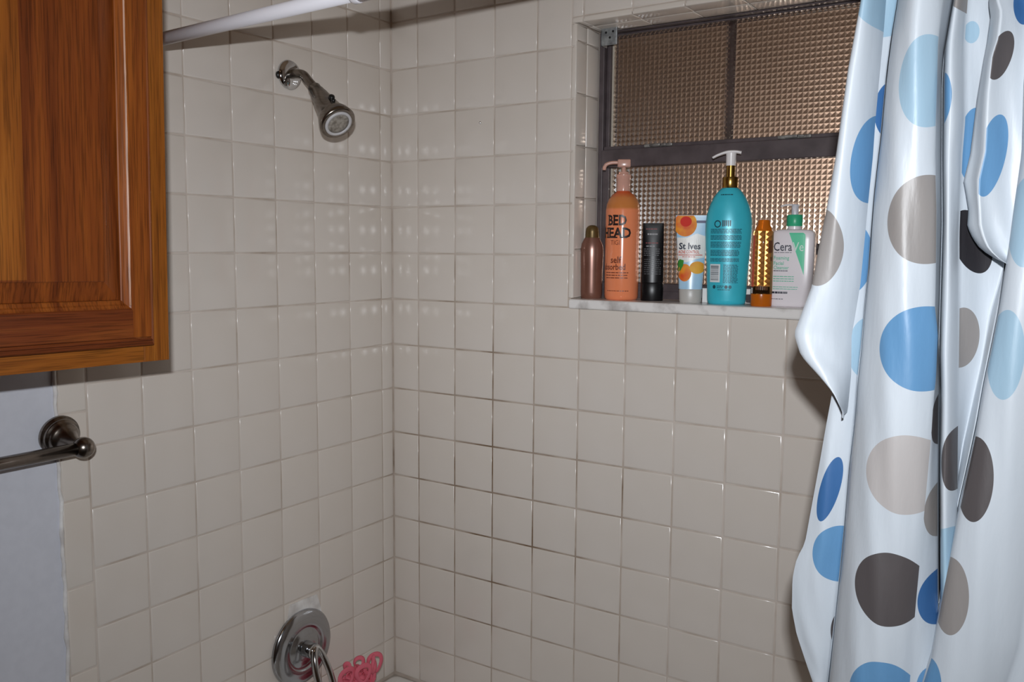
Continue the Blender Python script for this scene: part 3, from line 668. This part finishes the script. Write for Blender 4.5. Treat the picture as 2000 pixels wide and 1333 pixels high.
# ------------------------------------------------------------------ bottles on the sill
class Bottle:
    """thing on the sill facing the camera; local x to the right, -y to the viewer; sizes are given in photo pixels"""
    def __init__(s, name, label, cx, yc, yaw=0.0, cat='bottle', bottom=None, z=SZ):
        q = P(cx, 560, 'y', yc); s.p = Vector((q.x, yc, z)); s.m = mpp((q.x, yc, 1.42))
        dv = CAM - s.p; s.root = thing(name, label, cat, s.p, math.atan2(dv.x, -dv.y) + math.radians(yaw))
        s.prof = None
    def loft(s, name, prof, material, n=40, sup=2.0, smooth=True, label=None, cx=0.0):
        """prof: list of (height px, half width px, half depth px)"""
        s.prof = prof; s.sup = sup; bm = bmesh.new(); rings = []; m = s.m
        for h, a, b in prof:
            ring = []
            for i in range(n):
                t = 2 * math.pi * i / n; c, sn = math.cos(t), math.sin(t)
                ring.append(bm.verts.new((cx * m + a * m * math.copysign(abs(c) ** (2 / sup), c), b * m * math.copysign(abs(sn) ** (2 / sup), sn), h * m)))
            rings.append(ring)
        for r, q in zip(rings, rings[1:]):
            for i in range(n): bm.faces.new((r[i], r[(i + 1) % n], q[(i + 1) % n], q[i]))
        bm.faces.new(rings[0]); bm.faces.new(rings[-1])
        o = part(name, bm, material, s.root, smooth, label)
        try: o.data.set_sharp_from_angle(angle=math.radians(50))
        except Exception: pass
        return o
    def dims(s, h):
        pr = s.prof
        if h <= pr[0][0]: return pr[0][1:]
        for (h0, a0, b0), (h1, a1, b1) in zip(pr, pr[1:]):
            if h0 <= h <= h1:
                t = (h - h0) / max(h1 - h0, 1e-6); return a0 + (a1 - a0) * t, b0 + (b1 - b0) * t
        return pr[-1][1:]
    def wrap(s, bm, name, material, eps=.25, arc=True, step=4.0):
        """flat print (px units: x across, y = height) laid on the bottle's surface"""
        xs = [v.co.x for v in bm.verts]
        x = math.floor(min(xs) / step) * step
        while x < max(xs):
            bmesh.ops.bisect_plane(bm, geom=list(bm.verts) + list(bm.edges) + list(bm.faces), plane_co=(x, 0, 0), plane_no=(1, 0, 0)); x += step
        ys = [v.co.y for v in bm.verts]; y = math.floor(min(ys) / 14) * 14
        while y < max(ys):
            bmesh.ops.bisect_plane(bm, geom=list(bm.verts) + list(bm.edges) + list(bm.faces), plane_co=(0, y, 0), plane_no=(0, 1, 0)); y += 14
        for v in bm.verts:
            a, b = s.dims(v.co.y); X = v.co.x
            if arc:
                t = X / a; x_, y_ = a * math.sin(t), -b * math.cos(t)
            else:
                f = min(1, abs(X / a)); x_ = X; y_ = -b * (1 - f ** s.sup) ** (1 / s.sup)
            v.co = Vector((x_ * s.m, (y_ - eps) * s.m, v.co.y * s.m))
        o = bpy.data.meshes.new(name); bm.to_mesh(o); bm.free(); o.materials.append(material)
        o = obj(name, o, s.root)
        if name in ('fine_print', 'print_block', 'barcode_bars', 'print_bar', 'printed_text'): o['kind'] = 'stuff'
        return o
    def rects(s, name, material, rs, **k):
        bm = bmesh.new()
        for x0, x1, y0, y1 in rs: bm.faces.new([bm.verts.new(p + (0,)) for p in ((x0, y0), (x1, y0), (x1, y1), (x0, y1))])
        return s.wrap(bm, name, material, **k)
    def poly(s, name, material, pts, **k):
        bm = bmesh.new(); bm.faces.new([bm.verts.new((x, y, 0)) for x, y in pts]); return s.wrap(bm, name, material, **k)
    def disc(s, name, material, cx, cy, rx, ry, clip=None, **k):
        pts = [(cx + rx * math.cos(2 * math.pi * i / 32), cy + ry * math.sin(2 * math.pi * i / 32)) for i in range(32)]
        if clip: pts = [(min(max(x, clip[0]), clip[1]), min(max(y, clip[2]), clip[3])) for x, y in pts]
        bm = bmesh.new(); bm.faces.new([bm.verts.new((x, y, 0)) for x, y in pts]); bmesh.ops.remove_doubles(bm, verts=bm.verts, dist=.01); return s.wrap(bm, name, material, **k)
    def text(s, body, material, x, y, width, height, bold=0.0, name='printed_text', serif=0, **k):
        cu = bpy.data.curves.new('t', 'FONT'); cu.body = body; cu.size = 1.0; cu.offset = bold; cu.resolution_u = 2
        to = bpy.data.objects.new('t', cu); COL.objects.link(to); bpy.context.view_layer.update()
        me_ = bpy.data.meshes.new_from_object(to.evaluated_get(bpy.context.evaluated_depsgraph_get()))
        bpy.data.objects.remove(to); bm = bmesh.new(); bm.from_mesh(me_); bpy.data.meshes.remove(me_)
        bmesh.ops.remove_doubles(bm, verts=bm.verts, dist=1e-5)
        xs = [v.co.x for v in bm.verts]; ys = [v.co.y for v in bm.verts]; x0, x1, y0, y1 = min(xs), max(xs), min(ys), max(ys)
        for v in bm.verts: v.co = Vector((x + (v.co.x - x0) / (x1 - x0) * width, y + (v.co.y - y0) / (y1 - y0) * height, 0))
        return s.wrap(bm, name, material, **k)
def lines(x0, x1, ys, h, rnd, word=6, gap=1.2):
    out = []
    for y in ys:
        x = x0
        while x < x1 - 2:
            w_ = min(rnd.uniform(word * .4, word * 1.3), x1 - x); out.append((x, x + w_, y, y + h)); x += w_ + gap
    return out
rr = random.Random(11)

# brown bottle
M_brown = noisy(mat('brown_metallic_bottle', (124, 84, 70), 0.26, 0.3), (118, 78, 64), (130, 90, 76), 20)
b = Bottle('lotion_bottle', 'metallic brown bottle with olive cap in the left sill corner', 1155, .045)
b.loft('body', [(0, 19, 12), (2, 20.5, 13), (12, 21, 13.5), (30, 21, 13.5), (55, 21.5, 14), (80, 22.3, 14.5), (96, 22.5, 14.5), (106, 20.5, 13.5), (113, 17, 12), (118, 14.5, 11)], M_brown)
b.loft('cap', [(118, 14, 10.8), (119, 13.6, 10.6), (130, 13, 10.2), (136, 12, 9.5), (140, 9, 7.5), (142, 5, 4), (142.6, 1, 1)], noisy(mat('olive_gold_cap', (104, 84, 48), 0.3, 0.5), (98, 78, 42), (112, 92, 56), 30))

# orange pump bottle
M_or = mat('orange_liquid_plastic', (236, 122, 74), 0.16, 0.0, Subsurface_Weight=0.0)
b_ = M_or.node_tree.nodes['Principled BSDF']; tc = nd(M_or, 'ShaderNodeTexCoord'); sp = nd(M_or, 'ShaderNodeSeparateXYZ'); ln(M_or, tc.outputs['Object'], sp.inputs[0])
rp_ = nd(M_or, 'ShaderNodeValToRGB'); mr_ = nd(M_or, 'ShaderNodeMapRange')
b = Bottle('pump_bottle', 'tall orange pump bottle with black lettering and clear pump', 1213.5, .052)
mr_.inputs[1].default_value = 172 * b.m; mr_.inputs[2].default_value = 212 * b.m; ln(M_or, sp.outputs[2], mr_.inputs[0]); ln(M_or, mr_.outputs[0], rp_.inputs[0])
e = rp_.color_ramp.elements; e[0].position = .02; e[0].color = lin((240, 142, 98)); e[1].position = 1.0; e[1].color = lin((214, 82, 42)); x = e.new(.14); x.color = lin((204, 126, 66)); x = e.new(.6); x.color = lin((206, 128, 72)); x = e.new(.86); x.color = lin((214, 92, 48))
ln(M_or, rp_.outputs[0], b_.inputs['Base Color'])
b.loft('body', [(0, 29, 29), (2, 31.5, 31.5), (8, 32.6, 32.6), (60, 33, 33), (120, 33, 33), (172, 33, 33), (184, 31.5, 31.5), (194, 27.5, 27.5), (202, 21.5, 21.5), (207, 14.5, 14.5), (210, 12.5, 12.5)], M_or, 48)
MC = mat('clear_pinkish_plastic', (236, 186, 168), 0.2, 0.0, Transmission_Weight=0.35, IOR=1.3)
pr0 = b.prof
b.loft('pump_collar', [(209, 13, 13), (233, 13, 13), (234, 14, 14), (241, 14, 14), (242, 10, 10), (246, 9, 9)], MC, 32)
b.loft('piston', [(246, 3.6, 3.6), (262, 3.4, 3.4)], MC, 16)
bm = newbox(Vector((-12, -8, 255)) * b.m, Vector((13, 8, 270)) * b.m, 2.5 * b.m, 3)
tube(bm, [Vector(v) * b.m for v in smooth_path([(-8, 0, 264), (-22, 0, 264), (-33, 0, 261), (-37, 0, 255), (-37.5, 0, 250)], 5)], 3.4 * b.m, 12, flat=1.0)
part('pump_head', bm, MC, b.root, True)
b.prof = pr0; b.sup = 2.0
M_ink = mat('black_ink', (44, 26, 22), 0.4); M_ink2 = mat('brown_ink', (120, 56, 34), 0.4)
SE = []
for x0, w_, y0, n in ((-31, 39, 143, 3), (-46, 63, 119, 4)):      # slab serifs of the big lettering
    for k in range(n):
        lx = x0 + w_ / n * k
        SE += [(lx - 1.6, lx + 5, y0, y0 + 2.6)] + ([(lx - 1.6, lx + 5, y0 + 17.6, y0 + 20.2)] if not (n == 4 and k == 2) else [])
        if n == 4 and k in (0, 2): SE += [(lx + 9.5, lx + 15, y0, y0 + 2.6)]
        if n == 4 and k == 0: SE += [(lx + 9.5, lx + 15, y0 + 17.6, y0 + 20.2)]
b.rects('printed_text', M_ink, SE)
b.text('BED', M_ink, -31, 143, 39, 20, .035); b.text('HEAD', M_ink, -46, 119, 63, 20, .035); b.text('TIGI', M_ink2, -24, 106, 19, 9, .0)
b.text('self', M_ink2, -23, 71, 22, 13, .02); b.text('absorbed', M_ink2, -43, 58, 50, 12, .02)
b.rects('fine_print', M_ink2, lines(-36, 13, (52, 47, 42), 1.8, rr, 7) + lines(-32, 14, (17,), 1.6, rr, 4))

# black tube
M_bt = noisy(mat('black_tube_plastic', (15, 14, 16), 0.32, 0.0, Specular_IOR_Level=0.3), (12, 11, 13), (18, 17, 19), 30)
b = Bottle('black_tube', 'small matte black squeeze tube beside the tall orange bottle', 1273.5, .050, cat='tube')
b.loft('tube_body', [(36, 22, 11), (50, 21.8, 10.5), (90, 21, 7.5), (120, 20.6, 4.8), (140, 20.2, 2.8), (150, 20, 1.6), (151, 20, 1.4)], M_bt, 40)
pr0 = b.prof
b.loft('cap', [(0, 20.5, 11), (1.5, 21.5, 11.6), (34, 22, 11.8), (35.6, 21, 11)], M_bt, 40)
b.prof = pr0; b.sup = 2.0
M_wp = mat('grey_print', (150, 148, 150), 0.5); M_gp = mat('dark_grey_print', (88, 88, 92), 0.5); M_rp = mat('dark_red_print', (120, 34, 34), 0.5)
b.rects('print_block', M_wp, lines(-11, 8, (128,), 3.0, rr, 4, .8) + lines(-13, 4, (105.5,), 1.8, rr, 4) , arc=False)
b.rects('print_block', M_gp, lines(-17, 13, (100, 96, 92, 88), 1.6, rr, 6) + lines(-16, 16, (80, 76, 72, 68, 64, 60, 56, 52), 1.2, rr, 5), arc=False)
b.rects('print_block', M_rp, lines(-14, 10, (138.5, 111.5), 2.0, rr, 5), arc=False)

# apricot scrub tube
M_sky = noisy(mat('pale_blue_tube', (172, 210, 236), 0.28), (166, 206, 234), (182, 216, 240), 20)
b = Bottle('scrub_tube', 'pale blue scrub tube printed with apricots left of the teal bottle', 1348.5, .052, cat='tube')
b.loft('tube_body', [(26, 22.5, 12), (40, 23, 11.5), (80, 25.5, 8.5), (120, 28.5, 5), (150, 30.5, 2.6), (165, 31.5, 1.4), (169, 31.5, 1.2)], M_sky, 48)
pr0 = b.prof
b.loft('cap', [(0, 20, 12), (2, 21, 12.5), (24, 22, 12.8), (26, 21, 12)], mat('frosted_cap', (214, 210, 204), 0.35, 0.0, Transmission_Weight=0.3), 40)
b.prof = pr0; b.sup = 2.0
b.poly('white_band', mat('white_print', (236, 234, 230), 0.3), [(-25, 80), (-10, 78), (8, 84), (25.5, 88), (28, 128), (10, 134), (-8, 126), (-28.2, 126)], arc=False, eps=.35)
M_apr = noisy(mat('apricot_print', (238, 140, 36), 0.6), (244, 166, 30), (222, 84, 28), 38, 2); M_apy = noisy(mat('yellow_apricot_print', (240, 170, 36), 0.6), (246, 196, 60), (234, 158, 50), 30, 2)
b.disc('apricot_print', M_apr, -13, 152, 22, 24, (-31.4, 31, 128, 168.6), arc=False, eps=.5)
b.disc('apricot_blush', mat('apricot_blush', (214, 40, 22), 0.7), -12, 157, 11, 10, (-31, 31, 128, 168), arc=False, eps=.7)
b.disc('apricot_print', M_apr, -12, 58, 13, 17, (-23.5, 25, 40, 78), arc=False, eps=.5)
b.disc('apricot_print', M_apy, 12, 68, 15, 12, (-23, 24.5, 40, 80), arc=False, eps=.6)
b.poly('leaf_print', mat('leaf_green_print', (58, 142, 52), 0.4), [(-24.8, 60), (-20, 62), (-15, 72), (-14, 82), (-22, 84), (-25.5, 80)], arc=False, eps=.8)
b.text('St Ives', mat('navy_ink', (42, 52, 70), 0.4), -24, 103, 41, 13, .03, arc=False, eps=.6)
M_red = mat('red_ink', (206, 72, 44), 0.4)
b.text('ACNE CONTROL', M_red, -25, 95, 40, 6.5, .02, arc=False, eps=.6); b.rects('print_bar', M_red, [(-25, 21, 91.5, 93)] + lines(-17, 10, (88,), 1.5, rr, 4), arc=False, eps=.6)
b.rects('print_bar', mat('navy_bar', (44, 52, 96), 0.4), [(8, 28.5, 154, 159)], arc=False, eps=.6)

# teal pump bottle
M_teal = noisy(mat('teal_pearl_plastic', (62, 192, 212), 0.32, 0.1), (58, 188, 208), (66, 196, 216), 18)
b = Bottle('pump_bottle', 'large teal pump bottle with gold collar and white pump', 1419.5, .046)
b.loft('body', [(0, 33, 20), (2, 35.5, 22), (8, 36.8, 23), (40, 38.2, 24), (80, 40.5, 25.5), (115, 43, 27), (140, 44.3, 27.8), (158, 44.2, 27.8), (175, 42, 26.5), (192, 37, 24), (206, 30.5, 21), (216, 24, 18), (222, 18.5, 16), (225, 14.5, 14)], M_teal, 56)
pr0 = b.prof
M_gold = noisy(mat('antique_gold_metal', (170, 136, 70), 0.25, 1.0), (160, 126, 62), (180, 146, 80), 30)
b.loft('gold_collar', [(224, 14.6, 14.6), (225, 15.2, 15.2), (243, 15.2, 15.2), (245, 14.6, 14.6), (245.5, 8.6, 8.6), (267, 8.4, 8.4)], M_gold, 36)
M_wh = mat('white_pump_plastic', (236, 232, 232), 0.3)
b.loft('pump_neck', [(267, 9.3, 9.3), (286, 9.5, 9.5), (291, 10, 10)], M_wh, 28)
bm = bmesh.new(); mm = b.m
pth = smooth_path([(19, 0, 291.5), (8, 0, 293.5), (-8, 0, 293), (-24, 0, 288), (-35, 0, 282.5)], 6)
tube(bm, [p * mm for p in pth], [ (6.5 - 3.5 * max(0, (i / len(pth) - .4)) ) * mm for i in range(len(pth))], 14, flat=.5)
part('pump_lever', bm, M_wh, b.root, True)
b.prof = pr0; b.sup = 2.0
M_tk = mat('dark_teal_ink', (22, 70, 84), 0.4); M_tk2 = mat('mid_teal_ink', (26, 98, 116), 0.4)
bm = bmesh.new(); ro, ri = [], []
for i in range(28):
    t = 2 * math.pi * i / 28; ro.append(bm.verts.new((-22 + 7.2 * math.cos(t), 155 + 7.2 * math.sin(t), 0))); ri.append(bm.verts.new((-22 + 4.9 * math.cos(t), 155 + 4.9 * math.sin(t), 0)))
for i in range(28): bm.faces.new((ro[i], ro[(i + 1) % 28], ri[(i + 1) % 28], ri[i]))
b.wrap(bm, 'ring_logo', M_tk)
b.rects('print_block', M_tk, [(x, x + 2.6, 150 + (k % 3) * .6, 162) for k, x in enumerate((-12.5, -9, -5.5, -2, 1.5))] + lines(-18, 8, (210,), 2.0, rr, 4, .8))
L5 = []
for y0, y1, xr in ((137, 144.5, 26), (125, 133, 26), (110, 120, 25), (94, 105, 22), (83, 89, 22)):
    n = int((y1 - y0) / 2.4); L5 += lines(-38, xr, [y0 + k * 2.4 for k in range(n + 1)], 1.5, rr, 6, .7)
b.rects('fine_print', M_tk2, L5)
b.rects('fine_print', M_tk2, lines(-8, 21, [42 + k * 2.6 for k in range(14)], 1.4, rr, 5, .9))
b.rects('barcode_label', mat('barcode_white', (222, 226, 228), 0.4), [(-38, -14, 43, 78)])
b.rects('barcode_bars', mat('barcode_grey', (70, 84, 96), 0.5), [(-36, -17, 47 + k * 2.05, 47 + k * 2.05 + rr.uniform(.6, 1.4)) for k in range(14)], eps=.45)
b.disc('print_mark', M_tk, -26, 34, 3.6, 3.6); b.disc('print_mark', M_tk, -1.5, 34, 3.2, 3.4); b.disc('print_mark', M_tk2, 6, 34, 3.2, 3.4)
b.rects('fine_print', M_tk, lines(-20, -6, (35, 32), 1.4, rr, 4, .7) + lines(-18, 6, (28,), 1.3, rr, 4, .7))

# white and black small tube lying behind the teal bottle
b = Bottle('small_white_box', 'small white and black box lying behind the teal bottle', 1419, .086, cat='box')
part('box', newbox(Vector((-46, -4, 0)) * b.m, Vector((46, 4, 28)) * b.m, .001), mat('white_card', (228, 226, 224), 0.5), b.root)
part('black_end', newbox(Vector((-52, -4, 8)) * b.m, Vector((-46.2, 4, 20)) * b.m, .0006), M_black, b.root)

# amber spray bottle
M_amb = mat('amber_clear_plastic', (255, 206, 130), 0.16, 0.0, Transmission_Weight=1.0, IOR=1.035, Coat_Weight=0.4)
M_ambd = mat('amber_solid_plastic', (206, 110, 24), 0.22, 0.0, Transmission_Weight=0.25, IOR=1.3)
b = Bottle('spray_bottle', 'slim clear amber bottle standing before the white cleanser bottle', 1487.5, .028)
b.loft('body', [(24, 20.3, 15), (30, 20.3, 15), (80, 20, 15), (120, 19.6, 15), (143, 19.2, 15), (146, 18, 14.4)], M_amb, 44)
pr0 = b.prof
b.loft('base', [(0, 18.6, 14), (2, 20, 14.8), (22, 20.4, 15.2), (23.8, 20.2, 15)], M_ambd, 44)
b.loft('cap', [(146.2, 17, 14), (149, 15.8, 13.4), (153, 14.8, 12.8), (157, 12.6, 11.6), (164, 11.4, 10.8), (167, 10.6, 10.2), (167.6, 8, 8)], M_ambd, 36)
b.prof = pr0; b.sup = 2.0
M_bi = mat('brown_print', (96, 54, 20), 0.5)
b.rects('red_label', mat('red_label', (196, 84, 56), 0.5), [(-27, -17, 38, 138)])
b.rects('print_block', M_bi, [(11, 22, 104, 128), (16, 22, 88, 96)])
b.rects('print_block', M_bi, [(-12 + k * 4.2, -12 + k * 4.2 + 3.0, 32, 32 + rr.uniform(6, 9)) for k in range(6)])
b.rects('barcode_label', mat('pale_barcode', (206, 200, 196), 0.5), [(-27, -19.5, 25, 36)])

# white cleanser bottle
M_cw = mat('white_cleanser_plastic', (234, 228, 232), 0.3)
b = Bottle('pump_bottle', 'white cleanser bottle with green collar nearest the shower curtain', 1547, .056, yaw=-9)
b.loft('body', [(0, 38, 19), (2, 40, 21), (6, 41, 22), (70, 41.2, 22), (130, 41, 22), (142, 40, 21.5), (147, 37, 20), (149, 30, 17), (150, 16, 14)], M_cw, 60, sup=5.0)
pr0 = b.prof
b.loft('neck', [(150, 13, 13), (157, 13, 13)], M_cw, 28)
M_gr = mat('green_collar_plastic', (52, 178, 132), 0.35)
b.loft('green_collar', [(156, 14.6, 14.6), (157, 15.2, 15.2), (176, 15, 15), (178, 13.5, 13.5)], M_gr, 40)
b.loft('piston', [(178, 6.8, 6.8), (196, 6.6, 6.6), (198, 6, 6)], mat('translucent_white', (226, 228, 236), 0.25, 0.0, Transmission_Weight=0.2), 24)
bm = bmesh.new(); mm = b.m; tube(bm, [p * mm for p in smooth_path([(8, 0, 196), (-4, 0, 197), (-18, 0, 197), (-27, 0, 194.5)], 5)], 2.8 * mm, 12, flat=.7)
part('spout', bm, M_wh, b.root, True)
b.prof = pr0; b.sup = 5.0
K = dict(arc=False)
M_mint = mat('mint_green_print', (84, 206, 160), 0.35); M_mt2 = mat('green_ink', (96, 190, 156), 0.4); M_nv = mat('charcoal_ink', (56, 58, 72), 0.4); M_pale = mat('white_ink', (214, 236, 226), 0.4)
b.poly('green_triangle', M_mint, [(-6, 143), (20, 143), (24, 140), (24.5, 136), (24, 62)], eps=.3, **K)
b.text('Cera', M_nv, -34, 108, 34.5, 17, .01, eps=.5, **K); b.text('Ve', M_pale, 1.5, 108, 20.5, 17, .0, eps=.6, **K)
b.rects('fine_print', M_nv, lines(-33, 0, (104.5,), 1.0, rr, 7) + lines(-33, -6, (69,), 1.5, rr, 4, .7), eps=.5, **K)
b.text('Foaming', M_mt2, -33, 89, 29, 9.5, .01, eps=.5, **K); b.text('Facial', M_mt2, -33, 81, 19, 7, .01, eps=.5, **K); b.text('Cleanser', M_mt2, -33, 72.5, 29, 7, .01, eps=.5, **K)
b.rects('fine_print', M_mt2, lines(-33, 6, (58, 53.5, 49), 1.5, rr, 6, .8) + lines(-33, 14, (38, 34), 1.2, rr, 6, .8), eps=.5, **K)
b.rects('print_bar', M_nv, lines(-34, -5, (25.5,), 4.0, rr, 5, .8) + lines(-34, -12, (14.5,), 1.2, rr, 4), eps=.5, **K)
